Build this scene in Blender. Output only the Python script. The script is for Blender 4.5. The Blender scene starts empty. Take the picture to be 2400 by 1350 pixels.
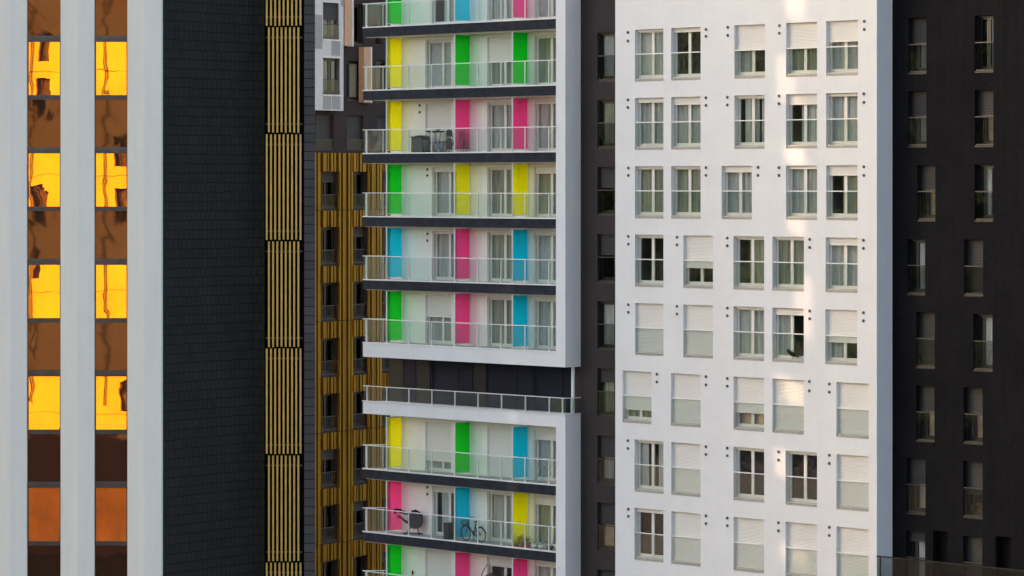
import bpy, math, random
from mathutils import Vector, Matrix
random.seed(7)
R = math.radians
scn = bpy.context.scene
col = scn.collection
# ------------------------------------------------------------------ camera
FPX = 9000.0; CXP = 1200.0; HYP = 433.0; H = 25.0
cam = bpy.data.cameras.new('camera'); camo = bpy.data.objects.new('camera', cam); col.objects.link(camo)
camo.location = (0, 0, H); camo.rotation_euler = (R(90), 0, 0)
cam.sensor_width = 36; cam.lens = FPX/2400*36; cam.shift_y = -(675-HYP)/2400
cam.clip_start = 1; cam.clip_end = 5000
scn.camera = camo
# ------------------------------------------------------------------ light
SUN_EL = R(16); SX, SY = -0.9029, 0.4298
w = bpy.data.worlds.new("World"); scn.world = w; w.use_nodes = True
nt = w.node_tree
sky = nt.nodes.new('ShaderNodeTexSky'); sky.sky_type = 'NISHITA'; sky.sun_disc = False
sky.sun_elevation = SUN_EL; sky.sun_rotation = math.atan2(SX, SY); sky.air_density = 1.0; sky.dust_density = 2.3; sky.ozone_density = 0.4
bg = nt.nodes['Background']; bg.inputs['Strength'].default_value = 0.15
nt.links.new(sky.outputs[0], bg.inputs['Color'])
sl = bpy.data.lights.new('sun', 'SUN'); sl.energy = 3.2; sl.angle = R(0.53); sl.color = (1.0, 0.66, 0.40)
so = bpy.data.objects.new('sun', sl); col.objects.link(so)
SV = Vector((SX*math.cos(SUN_EL), SY*math.cos(SUN_EL), math.sin(SUN_EL)))
so.rotation_euler = (-SV).to_track_quat('-Z', 'Y').to_euler(); so.location = (-60, 60, 60)
scn.view_settings.view_transform = 'Standard'; scn.view_settings.look = 'None'
scn.view_settings.exposure = 1.68; scn.view_settings.gamma = 1
scn.cycles.transparent_max_bounces = 16; scn.cycles.max_bounces = 8
scn.cycles.caustics_reflective = False

# ------------------------------------------------------------------ materials
def newmat(name):
    m = bpy.data.materials.new(name); m.use_nodes = True
    return m, m.node_tree, m.node_tree.nodes['Principled BSDF']
def coords(nt):
    g = nt.nodes.new('ShaderNodeTexCoord'); return g.outputs['Object']
def solid(name, c, rough=.6, metal=0, var=.06, scale=3.0, bump=.0, bscale=40, spec=.5, stretch=None, grain=0, streak=0, c2=None):
    """colour with broad and fine mottling plus an optional surface bump"""
    m, nt, p = newmat(name)
    p.inputs['Roughness'].default_value = rough; p.inputs['Metallic'].default_value = metal
    p.inputs['Specular IOR Level'].default_value = spec
    co = coords(nt)
    if stretch:
        mp = nt.nodes.new('ShaderNodeMapping'); mp.inputs['Scale'].default_value = stretch
        nt.links.new(co, mp.inputs[0]); cs = mp.outputs[0]
    else: cs = co
    n1 = nt.nodes.new('ShaderNodeTexNoise'); n1.inputs['Scale'].default_value = scale; n1.inputs['Detail'].default_value = 8
    n1.inputs['Roughness'].default_value = .65
    nt.links.new(cs, n1.inputs['Vector'])
    rp = nt.nodes.new('ShaderNodeValToRGB')
    lo = [max(0, x*(1-var*1.5)) for x in c]; hi = [min(1, x*(1+var)) for x in c]
    rp.color_ramp.elements[0].position = .3; rp.color_ramp.elements[0].color = (*lo, 1)
    rp.color_ramp.elements[1].position = .7; rp.color_ramp.elements[1].color = (*hi, 1)
    if c2: rp.color_ramp.elements[0].color = (*c2, 1)
    nt.links.new(n1.outputs['Fac'], rp.inputs[0]); oc = rp.outputs[0]
    def mul(oc, scl, amt, st=None):
        src = co
        if st:
            mp2 = nt.nodes.new('ShaderNodeMapping'); mp2.inputs['Scale'].default_value = st; nt.links.new(co, mp2.inputs[0]); src = mp2.outputs[0]
        n = nt.nodes.new('ShaderNodeTexNoise'); n.inputs['Scale'].default_value = scl; n.inputs['Detail'].default_value = 3; n.inputs['Roughness'].default_value = .8
        nt.links.new(src, n.inputs['Vector'])
        mr = nt.nodes.new('ShaderNodeMapRange'); mr.inputs['From Min'].default_value = .3; mr.inputs['From Max'].default_value = .7
        mr.inputs['To Min'].default_value = 1-amt; mr.inputs['To Max'].default_value = 1+amt*.6; nt.links.new(n.outputs['Fac'], mr.inputs[0])
        mx = nt.nodes.new('ShaderNodeMix'); mx.data_type = 'RGBA'; mx.blend_type = 'MULTIPLY'; mx.inputs['Factor'].default_value = 1
        nt.links.new(oc, mx.inputs['A']); nt.links.new(mr.outputs[0], mx.inputs['B']); return mx.outputs['Result']
    if grain: oc = mul(oc, 17, grain)
    if streak: oc = mul(oc, 1.6, streak, (2.2, 2.2, .12))
    nt.links.new(oc, p.inputs['Base Color'])
    if bump:
        n2 = nt.nodes.new('ShaderNodeTexNoise'); n2.inputs['Scale'].default_value = bscale; n2.inputs['Detail'].default_value = 4
        nt.links.new(co, n2.inputs['Vector'])
        b = nt.nodes.new('ShaderNodeBump'); b.inputs['Strength'].default_value = 1; b.inputs['Distance'].default_value = bump
        nt.links.new(n2.outputs['Fac'], b.inputs['Height']); nt.links.new(b.outputs[0], p.inputs['Normal'])
    return m
def glass(name, tint, refl=.0, rough=.0, wav=.0, wscale=1.5, gtint=(1, 1, 1), ior=1.5):
    """clear pane: tinted see-through plus Fresnel reflection, slightly wavy"""
    m = bpy.data.materials.new(name); m.use_nodes = True; nt = m.node_tree
    for n in list(nt.nodes): nt.nodes.remove(n)
    out = nt.nodes.new('ShaderNodeOutputMaterial')
    tr = nt.nodes.new('ShaderNodeBsdfTransparent'); tr.inputs[0].default_value = (*tint, 1)
    gl = nt.nodes.new('ShaderNodeBsdfGlossy'); gl.inputs['Color'].default_value = (*gtint, 1); gl.inputs['Roughness'].default_value = rough
    fr = nt.nodes.new('ShaderNodeLayerWeight'); fr.inputs[0].default_value = .5
    pw = nt.nodes.new('ShaderNodeMath'); pw.operation = 'POWER'; pw.inputs[1].default_value = 4.5
    nt.links.new(fr.outputs['Facing'], pw.inputs[0])
    ad = nt.nodes.new('ShaderNodeMath'); ad.operation = 'MULTIPLY_ADD'; ad.inputs[1].default_value = .9; ad.inputs[2].default_value = .02+refl; ad.use_clamp = True
    nt.links.new(pw.outputs[0], ad.inputs[0])
    mx = nt.nodes.new('ShaderNodeMixShader'); nt.links.new(ad.outputs[0], mx.inputs[0])
    nt.links.new(tr.outputs[0], mx.inputs[1]); nt.links.new(gl.outputs[0], mx.inputs[2])
    if wav:
        n = nt.nodes.new('ShaderNodeTexNoise'); n.inputs['Scale'].default_value = wscale; n.inputs['Detail'].default_value = 2
        nt.links.new(coords(nt), n.inputs['Vector'])
        b = nt.nodes.new('ShaderNodeBump'); b.inputs['Strength'].default_value = 1; b.inputs['Distance'].default_value = wav
        nt.links.new(n.outputs['Fac'], b.inputs['Height']); nt.links.new(b.outputs[0], gl.inputs['Normal'])
    nt.links.new(mx.outputs[0], out.inputs[0])
    return m
def mirror(name, c, rough=.0, wav=.001, wscale=.8, mixd=.0, dcol=(.1, .06, .03)):
    """coated office glass: tinted mirror over a dark body"""
    m = bpy.data.materials.new(name); m.use_nodes = True; nt = m.node_tree
    for n in list(nt.nodes): nt.nodes.remove(n)
    out = nt.nodes.new('ShaderNodeOutputMaterial')
    gl = nt.nodes.new('ShaderNodeBsdfGlossy'); gl.inputs['Color'].default_value = (*c, 1); gl.inputs['Roughness'].default_value = rough
    df = nt.nodes.new('ShaderNodeBsdfDiffuse'); df.inputs[0].default_value = (*dcol, 1)
    mx = nt.nodes.new('ShaderNodeMixShader'); mx.inputs[0].default_value = mixd
    n = nt.nodes.new('ShaderNodeTexNoise'); n.inputs['Scale'].default_value = wscale; n.inputs['Detail'].default_value = 1.5
    n.inputs['Distortion'].default_value = .6
    nt.links.new(coords(nt), n.inputs['Vector'])
    b = nt.nodes.new('ShaderNodeBump'); b.inputs['Strength'].default_value = 1; b.inputs['Distance'].default_value = wav
    nt.links.new(n.outputs['Fac'], b.inputs['Height']); nt.links.new(b.outputs[0], gl.inputs['Normal'])
    nt.links.new(gl.outputs[0], mx.inputs[1]); nt.links.new(df.outputs[0], mx.inputs[2]); nt.links.new(mx.outputs[0], out.inputs[0])
    return m
def tiles(name, c, c2, mortar, bw, bh, horizontal='X', msize=.017):
    m, nt, p = newmat(name); p.inputs['Roughness'].default_value = .65; p.inputs['Specular IOR Level'].default_value = .12
    co = coords(nt)
    sp = nt.nodes.new('ShaderNodeSeparateXYZ'); nt.links.new(co, sp.inputs[0])
    n0 = nt.nodes.new('ShaderNodeTexNoise'); n0.inputs['Scale'].default_value = 2.2; nt.links.new(co, n0.inputs['Vector'])
    ma = nt.nodes.new('ShaderNodeMath'); ma.operation = 'MULTIPLY_ADD'; ma.inputs[1].default_value = .035; nt.links.new(n0.outputs['Fac'], ma.inputs[0]); nt.links.new(sp.outputs['Z'], ma.inputs[2])
    cb = nt.nodes.new('ShaderNodeCombineXYZ'); nt.links.new(sp.outputs[horizontal], cb.inputs[0]); nt.links.new(ma.outputs[0], cb.inputs[1])
    br = nt.nodes.new('ShaderNodeTexBrick'); br.inputs['Scale'].default_value = 1
    br.inputs['Brick Width'].default_value = bw; br.inputs['Row Height'].default_value = bh; br.inputs['Mortar Size'].default_value = msize
    br.inputs['Mortar Smooth'].default_value = .3; br.offset = .37; br.offset_frequency = 3; br.inputs['Bias'].default_value = -.1
    br.inputs['Color1'].default_value = (*c, 1); br.inputs['Color2'].default_value = (*c2, 1); br.inputs['Mortar'].default_value = (*mortar, 1)
    nt.links.new(cb.outputs[0], br.inputs['Vector'])
    n1 = nt.nodes.new('ShaderNodeTexNoise'); n1.inputs['Scale'].default_value = .6; n1.inputs['Detail'].default_value = 6; nt.links.new(co, n1.inputs['Vector'])
    mm = nt.nodes.new('ShaderNodeMix'); mm.data_type = 'RGBA'; mm.blend_type = 'MULTIPLY'; mm.inputs['Factor'].default_value = .6
    nt.links.new(br.outputs['Color'], mm.inputs['A'])
    rr = nt.nodes.new('ShaderNodeValToRGB'); rr.color_ramp.elements[0].color = (.6, .6, .62, 1); rr.color_ramp.elements[0].position = .3; rr.color_ramp.elements[1].color = (1.2, 1.2, 1.2, 1); rr.color_ramp.elements[1].position = .7
    nt.links.new(n1.outputs['Fac'], rr.inputs[0]); nt.links.new(rr.outputs[0], mm.inputs['B']); nt.links.new(mm.outputs['Result'], p.inputs['Base Color'])
    b = nt.nodes.new('ShaderNodeBump'); b.inputs['Strength'].default_value = 1; b.inputs['Distance'].default_value = .012; b.invert = True
    nt.links.new(br.outputs['Fac'], b.inputs['Height']); nt.links.new(b.outputs[0], p.inputs['Normal'])
    return m
def cglass(name, c, dens=.38):
    """coloured balcony screen glass: see-through tint, some body colour, a little gloss"""
    m = bpy.data.materials.new(name); m.use_nodes = True; nt = m.node_tree
    for n in list(nt.nodes): nt.nodes.remove(n)
    out = nt.nodes.new('ShaderNodeOutputMaterial')
    tr = nt.nodes.new('ShaderNodeBsdfTransparent'); tr.inputs[0].default_value = (*c, 1)
    tl = nt.nodes.new('ShaderNodeBsdfTranslucent'); tl.inputs[0].default_value = (*c, 1)
    df = nt.nodes.new('ShaderNodeBsdfDiffuse'); df.inputs[0].default_value = (*c, 1)
    m1 = nt.nodes.new('ShaderNodeMixShader'); m1.inputs[0].default_value = .5
    nt.links.new(tl.outputs[0], m1.inputs[1]); nt.links.new(df.outputs[0], m1.inputs[2])
    m2 = nt.nodes.new('ShaderNodeMixShader'); m2.inputs[0].default_value = dens
    nt.links.new(tr.outputs[0], m2.inputs[1]); nt.links.new(m1.outputs[0], m2.inputs[2])
    gl = nt.nodes.new('ShaderNodeBsdfGlossy'); gl.inputs['Roughness'].default_value = .05
    m3 = nt.nodes.new('ShaderNodeMixShader'); m3.inputs[0].default_value = .03
    nt.links.new(m2.outputs[0], m3.inputs[1]); nt.links.new(gl.outputs[0], m3.inputs[2]); nt.links.new(m3.outputs[0], out.inputs[0])
    return m

M = dict(
 white=solid('white_render', (.795, .785, .80), .85, grain=.06, streak=.018, var=.03, scale=.7, bump=.004, bscale=25),
 whiteb=solid('white_render_balcony', (.90, .86, .79), .85, grain=.08, streak=.04, var=.03, scale=1.2, bump=.003, bscale=25),
 whitemet=solid('white_metal', (.80, .79, .77), .4, var=.04, scale=5),
 frame=solid('window_frame_white', (.78, .75, .70), .45, var=.05, scale=6),
 sill=solid('sill_metal', (.50, .48, .45), .4, var=.15, scale=8),
 shutter=solid('roller_shutter_white', (.76, .73, .69), .6, var=.05, scale=4, stretch=(1, 1, 14)),
 reveal=solid('reveal_white', (.78, .77, .76), .85, var=.03, scale=2),
 slab=solid('slab_edge_navy', (.030, .034, .050), .7, spec=.08, grain=.3, streak=.2, var=.3, scale=2, bump=.002),
 dark=solid('charcoal_render', (.044, .035, .036), .85, grain=.35, streak=.12, var=.12, scale=.5, bump=.006, bscale=22, spec=.3),
 dark2=solid('black_render', (.0135, .0132, .0155), .85, grain=.5, streak=.2, var=.15, scale=.5, bump=.006, bscale=22, spec=.03),
 dframe=solid('dark_window_frame', (.018, .017, .018), .4, var=.1),
 dshut=solid('dark_shutter', (.032, .030, .031), .5, var=.2, scale=3, stretch=(1, 1, 10)),
 navy=solid('navy_cladding', (.006, .010, .026), .5, spec=.08, var=.3, scale=1.5),
 vent=solid('vent_grey', (.10, .10, .10), .6),
 ventdk=solid('vent_dark', (.02, .02, .02), .8),
 conc=solid('balcony_floor', (.42, .40, .38), .8, var=.2),
 office=solid('office_pier_panel', (.80, .735, .665), .45, grain=.04, streak=.03, var=.035, scale=.5, stretch=(3, 3, .4), bump=.0005, bscale=8),
 oframe=solid('office_frame', (.045, .045, .052), .35, metal=.3, var=.2),
 osill=solid('office_sill', (.045, .055, .068), .3, metal=.5, var=.2),
 gold=mirror('gold_glass', (.66, .28, .003), wav=.0011, wscale=.7, mixd=.02, dcol=(.1, .25, 1)),
 brown=mirror('bronze_glass', (.075, .041, .020), rough=.02, wav=.0016, wscale=1.1, mixd=.3, dcol=(.07, .042, .026)),
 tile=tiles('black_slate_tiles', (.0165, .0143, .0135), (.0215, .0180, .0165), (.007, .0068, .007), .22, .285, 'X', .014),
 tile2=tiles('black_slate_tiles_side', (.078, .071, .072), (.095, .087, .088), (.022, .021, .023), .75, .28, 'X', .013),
 bar=solid('gold_louvre_bar', (.58, .39, .09), .4, metal=.2, var=.12, scale=3),
 lback=solid('louvre_back', (.006, .006, .007), .7, spec=.05, var=.3),
 goldcl=solid('gold_corrugated_metal', (.26, .140, .008), .35, metal=.8, var=.25, scale=1.2, stretch=(4, 4, .3)),
 gdark=solid('grey_dark_render', (.036, .028, .029), .85, spec=.15, grain=.3, streak=.15, var=.15, scale=1, bump=.004),
 gpanel=solid('grey_panel', (.42, .445, .48), .5, var=.05),
 gpanel2=solid('mid_grey_panel', (.21, .225, .245), .5, var=.06),
 tan=solid('tan_panel', (.42, .27, .17), .6, var=.1),
 paletrim=solid('pale_trim', (.62, .60, .60), .5),
 curtain=solid('curtain_cloth', (.80, .79, .76), .9, var=.3, scale=2.5, stretch=(5, 5, .15)),
 curtain2=solid('curtain_cloth_green', (.60, .60, .48), .9, var=.4, scale=2.5, stretch=(5, 5, .15)),
 curtainw=solid('curtain_cloth_white', (.80, .80, .80), .9, var=.1, scale=3),
 blind=solid('beige_blind', (.85, .58, .44), .8, var=.2, scale=1.5),
 room=solid('room_wall', (.10, .08, .07), .9, var=.4, scale=1.2),
 pane=glass('window_glass', (.82, .84, .82), refl=.035, wav=.006, wscale=1.6),
 guard=glass('guard_glass', (.95, .97, .96), refl=.015, wav=.0015, wscale=2),
 balg=glass('balcony_glass', (.945, .975, .955), refl=.015, wav=.003, wscale=1.2),
 dkg=glass('dark_glass', (.50, .52, .52), refl=-.008, wav=.003, wscale=1.5),
 dkguard=glass('dark_guard_glass', (.80, .81, .80), refl=-.005, wav=.003, wscale=1.5),
 yellow=cglass('yellow_screen', (1, .95, .0)), green=cglass('green_screen', (.0, .68, .015)),
 pink=cglass('pink_screen', (1, .07, .33)), blue=cglass('blue_screen', (.0, .60, .90)),
 asphalt=solid('asphalt', (.05, .05, .05), .9, var=.3, scale=.2),
 blocker=solid('pale_blocker_wall', (.60, .58, .56), .9, var=.1, scale=.4),
 sunwall=solid('sunlit_render', (.84, .78, .66), .9, c2=(.80, .55, .30), var=.04, scale=.22, bump=.01, bscale=2),  # amber patches painted in for the warm light gradient mirrored by gold panes
 shadebase=solid('painted_shade_base', (.12, .075, .15), .9, var=.3, scale=.6),  # brown colour stands in for shade on the mirrored lower storeys
 black=solid('black_plastic', (.012, .012, .013), .5, spec=.15, var=.3),
 blackcloth=solid('black_cloth', (.02, .022, .024), .9, var=.4, scale=8, bump=.01, bscale=14),
 wicker=solid('grey_wicker', (.07, .08, .07), .8, var=.4, scale=30, bump=.01, bscale=60),
 steel=solid('painted_steel', (.35, .35, .36), .35, metal=.7, var=.1),
 terra=solid('terracotta', (.30, .11, .05), .85, var=.2),
 leaf=solid('leaf_green', (.05, .11, .02), .6, var=.5, scale=20),
 leafy=solid('leaf_yellow', (.45, .33, .02), .6, var=.4, scale=20),
 orange=solid('orange_petals', (.65, .20, .02), .6, var=.3, scale=20),
 bluebin=solid('pale_blue_plastic', (.30, .38, .48), .5, var=.1),
 feather=solid('dark_feathers', (.010, .010, .013), .8, spec=.1, var=.5, scale=20, bump=.004, bscale=60),
 cardboard=solid('cardboard', (.40, .24, .11), .85, var=.15),
 whitepl=solid('white_plastic', (.75, .75, .74), .4, var=.05),
 rattan=solid('brown_rattan', (.12, .075, .05), .8, var=.5, scale=25, bump=.01, bscale=50),
 red=solid('red_paint', (.45, .03, .02), .5),
)
# ------------------------------------------------------------------ mesh builder
class MB:
    def __init__(s): s.v = []; s.f = []; s.sm = []
    def quad(s, *p, smooth=False):
        i = len(s.v); s.v += [tuple(q) for q in p]; s.f.append(tuple(range(i, i+len(p)))); s.sm.append(smooth)
    def box(s, x0, x1, y0, y1, z0, z1):
        if x0 > x1: x0, x1 = x1, x0
        i = len(s.v)
        s.v += [(x0,y0,z0),(x1,y0,z0),(x1,y1,z0),(x0,y1,z0),(x0,y0,z1),(x1,y0,z1),(x1,y1,z1),(x0,y1,z1)]
        for f in ((0,3,2,1),(4,5,6,7),(0,1,5,4),(1,2,6,5),(2,3,7,6),(3,0,4,7)):
            s.f.append(tuple(i+k for k in f)); s.sm.append(False)
        return s
    def prism(s, pts, z0, z1):
        """vertical prism over a plan outline (counter-clockwise seen from above)"""
        n = len(pts); i = len(s.v)
        s.v += [(x, y, z0) for x, y in pts]+[(x, y, z1) for x, y in pts]
        for k in range(n):
            s.f.append((i+k, i+(k+1) % n, i+n+(k+1) % n, i+n+k)); s.sm.append(False)
        s.f.append(tuple(i+k for k in reversed(range(n)))); s.sm.append(False)
        s.f.append(tuple(i+n+k for k in range(n))); s.sm.append(False)
        return s
    def tube(s, pts, rad, n=8, caps=True):
        pts = [Vector(p) for p in pts]; rads = rad if isinstance(rad, (list, tuple)) else [rad]*len(pts)
        base = len(s.v); prev = None
        for k, p in enumerate(pts):
            if k == 0: t = pts[1]-p
            elif k == len(pts)-1: t = p-pts[k-1]
            else: t = (pts[k+1]-pts[k-1])
            t.normalize()
            if prev is None:
                a = Vector((0, 0, 1)) if abs(t.z) < .9 else Vector((1, 0, 0))
                x = t.cross(a).normalized()
            else: x = (prev-t*prev.dot(t)).normalized()
            y = t.cross(x); prev = x
            for j in range(n):
                an = 2*math.pi*j/n; s.v.append(tuple(p+(x*math.cos(an)+y*math.sin(an))*rads[k]))
        for k in range(len(pts)-1):
            for j in range(n):
                a = base+k*n+j; b = base+k*n+(j+1) % n
                s.f.append((a, b, b+n, a+n)); s.sm.append(True)
        if caps:
            s.f.append(tuple(base+j for j in reversed(range(n)))); s.sm.append(False)
            e = base+(len(pts)-1)*n
            s.f.append(tuple(e+j for j in range(n))); s.sm.append(False)
        return s
    def ball(s, c, rx, ry, rz, nu=12, nv=8, rot=None):
        base = len(s.v)
        for i in range(nv+1):
            th = math.pi*i/nv
            for j in range(nu):
                ph = 2*math.pi*j/nu
                p = Vector((rx*math.sin(th)*math.cos(ph), ry*math.sin(th)*math.sin(ph), rz*math.cos(th)))
                if rot: p.rotate(rot)
                s.v.append(tuple(p+Vector(c)))
        for i in range(nv):
            for j in range(nu):
                a = base+i*nu+j; b = base+i*nu+(j+1) % nu
                s.f.append((a, a+nu, b+nu, b)); s.sm.append(True)
        return s
    def torus(s, c, rad, r, axis='y', n=28, m=6, a0=0, a1=2*math.pi):
        pts = []
        for k in range(n+1):
            a = a0+(a1-a0)*k/n
            if axis == 'y': pts.append((c[0]+rad*math.cos(a), c[1], c[2]+rad*math.sin(a)))
            else: pts.append((c[0]+rad*math.cos(a), c[1]+rad*math.sin(a), c[2]))
        return s.tube(pts, r, m)
    def build(s, name, mat, parent=None, loc=None, rz=None):
        me = bpy.data.meshes.new(name); me.from_pydata(s.v, [], s.f)
        me.polygons.foreach_set('use_smooth', s.sm); me.materials.append(mat); me.update()
        o = bpy.data.objects.new(name, me); col.objects.link(o)
        if parent: o.parent = parent
        if loc is not None: o.location = loc
        if rz is not None: o.rotation_euler = (0, 0, rz)
        return o
def tag(o, label=None, cat=None, group=None, kind=None):
    if label: o['label'] = label
    if cat: o['category'] = cat
    if group: o['group'] = group
    if kind: o['kind'] = kind
    return o
def empty(name, loc, rz=0):
    o = bpy.data.objects.new(name, None); col.objects.link(o); o.location = loc; o.rotation_euler = (0, 0, rz); o.empty_display_size = .5
    return o
class Frame:
    """facade frame: u runs along the wall to the right, r runs into the building, z up"""
    def __init__(s, px, Y, ex, ey):
        k = (px-CXP)/FPX; s.O = Vector((k*Y, Y)); l = math.hypot(ex, ey)
        s.e = Vector((ex/l, ey/l)); s.n = Vector((-s.e.y, s.e.x)); s.rz = math.atan2(ey, ex)
    def U(s, px, r=0):
        k = (px-CXP)/FPX; P = s.O+s.n*r
        return -(P.x-k*P.y)/(s.e.x-k*s.e.y)
    def Z(s, px, py, r=0):
        u = s.U(px, r); y = (s.O+s.n*r+s.e*u).y
        return H+(HYP-py)/FPX*y
    def W(s, u, r, z):
        p = s.O+s.n*r+s.e*u; return Vector((p.x, p.y, z))
    def root(s, name): return empty(name, (s.O.x, s.O.y, 0), s.rz)
def wall_mesh(mb, u0, u1, z0, z1, ops, r=0, depth=.3, back=True):
    us = sorted({u0, u1} | {round(v, 4) for o in ops for v in o[:2] if u0 < v < u1})
    zs = sorted({z0, z1} | {round(v, 4) for o in ops for v in o[2:4] if z0 < v < z1})
    ro = [tuple(round(v, 4) for v in o[:4]) for o in ops]
    # vertical strips, cells merged in z
    for a, b in zip(us, us[1:]):
        m = (a+b)/2; cuts = sorted((o[2], o[3]) for o in ro if o[0] < m < o[1])
        z = z0
        for c0, c1 in cuts+[(z1, z1)]:
            if c0 > z+1e-5: mb.quad((a, r, z), (b, r, z), (b, r, min(c0, z1)), (a, r, min(c0, z1)))
            z = max(z, c1)
    for o in ro:
        a, b, c, d = o; R1 = r+depth
        mb.quad((a, r, c), (a, r, d), (a, R1, d), (a, R1, c)); mb.quad((b, r, c), (b, R1, c), (b, R1, d), (b, r, d))
        mb.quad((a, r, d), (b, r, d), (b, R1, d), (a, R1, d)); mb.quad((a, r, c), (a, R1, c), (b, R1, c), (b, r, c))
def body(mb, u0, u1, r0, r1, z0, z1, left=True, right=True):
    if right: mb.quad((u1, r0, z0), (u1, r1, z0), (u1, r1, z1), (u1, r0, z1))
    if left: mb.quad((u0, r0, z0), (u0, r0, z1), (u0, r1, z1), (u0, r1, z0))
    mb.quad((u0, r1, z0), (u0, r1, z1), (u1, r1, z1), (u1, r1, z0))
    mb.quad((u0, r0, z1), (u1, r0, z1), (u1, r1, z1), (u0, r1, z1))

def slats(mb, u0, u1, r, z0, z1, pitch=.055):
    n = max(1, int((z1-z0)/pitch)); h = (z1-z0)/n
    for k in range(n):
        a = z0+k*h
        mb.quad((u0, r, a), (u1, r, a), (u1, r-.010, a+h*.75), (u0, r-.010, a+h*.75))
        mb.quad((u0, r-.010, a+h*.75), (u1, r-.010, a+h*.75), (u1, r, a+h), (u0, r, a+h))
def folds(mb, u0, u1, r, z0, z1, seed=0, amp=.045, pitch=.13):
    rnd = random.Random(seed); n = max(4, int((u1-u0)/pitch*6)); ph = rnd.random()*6; pts = []
    for k in range(n+1):
        t = k/n; u = u0+(u1-u0)*t
        pts.append((u, r+amp*math.sin(ph+2*math.pi*(u-u0)/pitch+1.3*math.sin(3*u+ph))))
    for (a, ra), (b, rb) in zip(pts, pts[1:]):
        mb.quad((a, ra, z0), (b, rb, z0), (b, rb, z1), (a, ra, z1), smooth=False)

def window(parent, u0, u1, z0, z1, r, depth=.22, shut=.05, cur='c', dark=False, guard=.53, sillh=.15, seed=0, leaf=.5, room=True, clear=False, dim=False):
    """framed two-leaf window or balcony door filling an opening; returns the frame part with its sub-parts"""
    fm = M['dframe'] if dark else M['frame']
    rf = r+depth; zb = z0+sillh; h = z1-z0; mb = MB()
    fw = .055
    zt = z1-.07
    mb.box(u0, u1, rf, rf+.07, zt, z1)                              # head
    mb.box(u0, u0+fw, rf, rf+.07, zb, zt); mb.box(u1-fw, u1, rf, rf+.07, zb, zt)
    mb.box(u0+fw, u1-fw, rf, rf+.07, zb, zb+fw)
    um = u0+(u1-u0)*leaf
    lw = .075
    for a, b, dr in ((u0+fw, um+.02, .012), (um+.02, u1-fw, .018)):   # the two sashes
        rr = rf+dr
        mb.box(a, a+lw, rr-.02, rr+.04, zb+fw, zt); mb.box(b-lw, b, rr-.02, rr+.04, zb+fw, zt)
        mb.box(a+lw, b-lw, rr-.02, rr+.04, zb+fw, zb+fw+lw); mb.box(a+lw, b-lw, rr-.02, rr+.04, zt-lw, zt)
    mb.box(u0+.002, u0+.035, rf-.12, rf-.06, zb, z1-.002)                   # shutter guides
    mb.box(u1-.035, u1-.002, rf-.12, rf-.06, zb, z1-.002)
    win = mb.build('window', fm, parent)
    p = MB(); p.quad((u0+fw, rf+.022, zb+fw), (u1-fw, rf+.022, zb+fw), (u1-fw, rf+.022, zt), (u0+fw, rf+.022, zt))
    if shut < .97: p.build('pane', M['dkg'] if dim or (dark and not cur and not clear) else M['pane'], win)
    if shut > .02:
        s = MB(); zs = z1-shut*(h-sillh)
        slats(s, u0+.03, u1-.03, rf-.08, zs+.04, z1-.003); s.box(u0+.03, u1-.03, rf-.10, rf-.06, zs, zs+.04)
        s.build('shutter', M['dshut'] if dark else M['shutter'], win)
    if sillh:
        s = MB(); s.box(u0+.002, u1-.002, r+.012, rf+.05, z0+.002, z0+sillh*.45); s.box(u0+.002, u1-.002, r-.025, r+.03, z0+sillh*.35, z0+sillh*.42)
        s.box(u0+.05, u1-.03, r+.03, r+.07, z0+sillh*.62, z0+sillh*.95)
        s.box(u0+.002, u1-.002, rf-.02, rf+.05, z0+sillh*.45, z0+sillh)
        s.build('sill', M['dframe'] if dark else M['sill'], win)
    if shut < .97 and cur:
        c = MB(); w = u1-u0; rc = rf+(.075 if dark else .13)
        cm = {'c': 'curtain', 'g': 'curtain2', 'w': 'curtainw', 'b': 'blind'}[cur[0]]
        rng = {'': [(0, 1)], 'l': [(0, .45)], 'r': [(.35, 1)], 's': [(0, .3), (.66, 1)], 'm': [(.18, .62), (.72, 1)]}[cur[1:2]]
        for a, b in rng:
            if cur[0] == 'b': c.box(u0+w*a, u0+w*b, rc, rc+.02, zb, z1)
            else: folds(c, u0+w*a, u0+w*b, rc, zb, z1, seed)
        c.build('curtain', M[cm], win)
    if room and shut < .97:
        g = MB(); rr = rf+.9
        g.quad((u0-.3, rr, z0-.1), (u1+.9, rr, z0-.1), (u1+.9, rr, z1+.1), (u0-.3, rr, z1+.1))
        g.quad((u0-.3, rf+.2, z0-.1), (u0-.3, rr, z0-.1), (u0-.3, rr, z1+.1), (u0-.3, rf+.2, z1+.1))
        g.build('room_wall', M['room'], win)
    if guard:
        zg = z0+guard*h
        s = MB(); s.box(u0+.003, u1-.003, r+.02, r+.06, zg-.02, zg+.02); s.build('guard_rail', M['dframe'] if dark else M['whitemet'], win)
        s = MB(); s.box(u0+.03, u1-.01, r+.035, r+.045, z0+sillh*.95, zg-.02); s.build('guard_glass', M['dkguard'] if dark else M['guard'], win)
    return win
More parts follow.
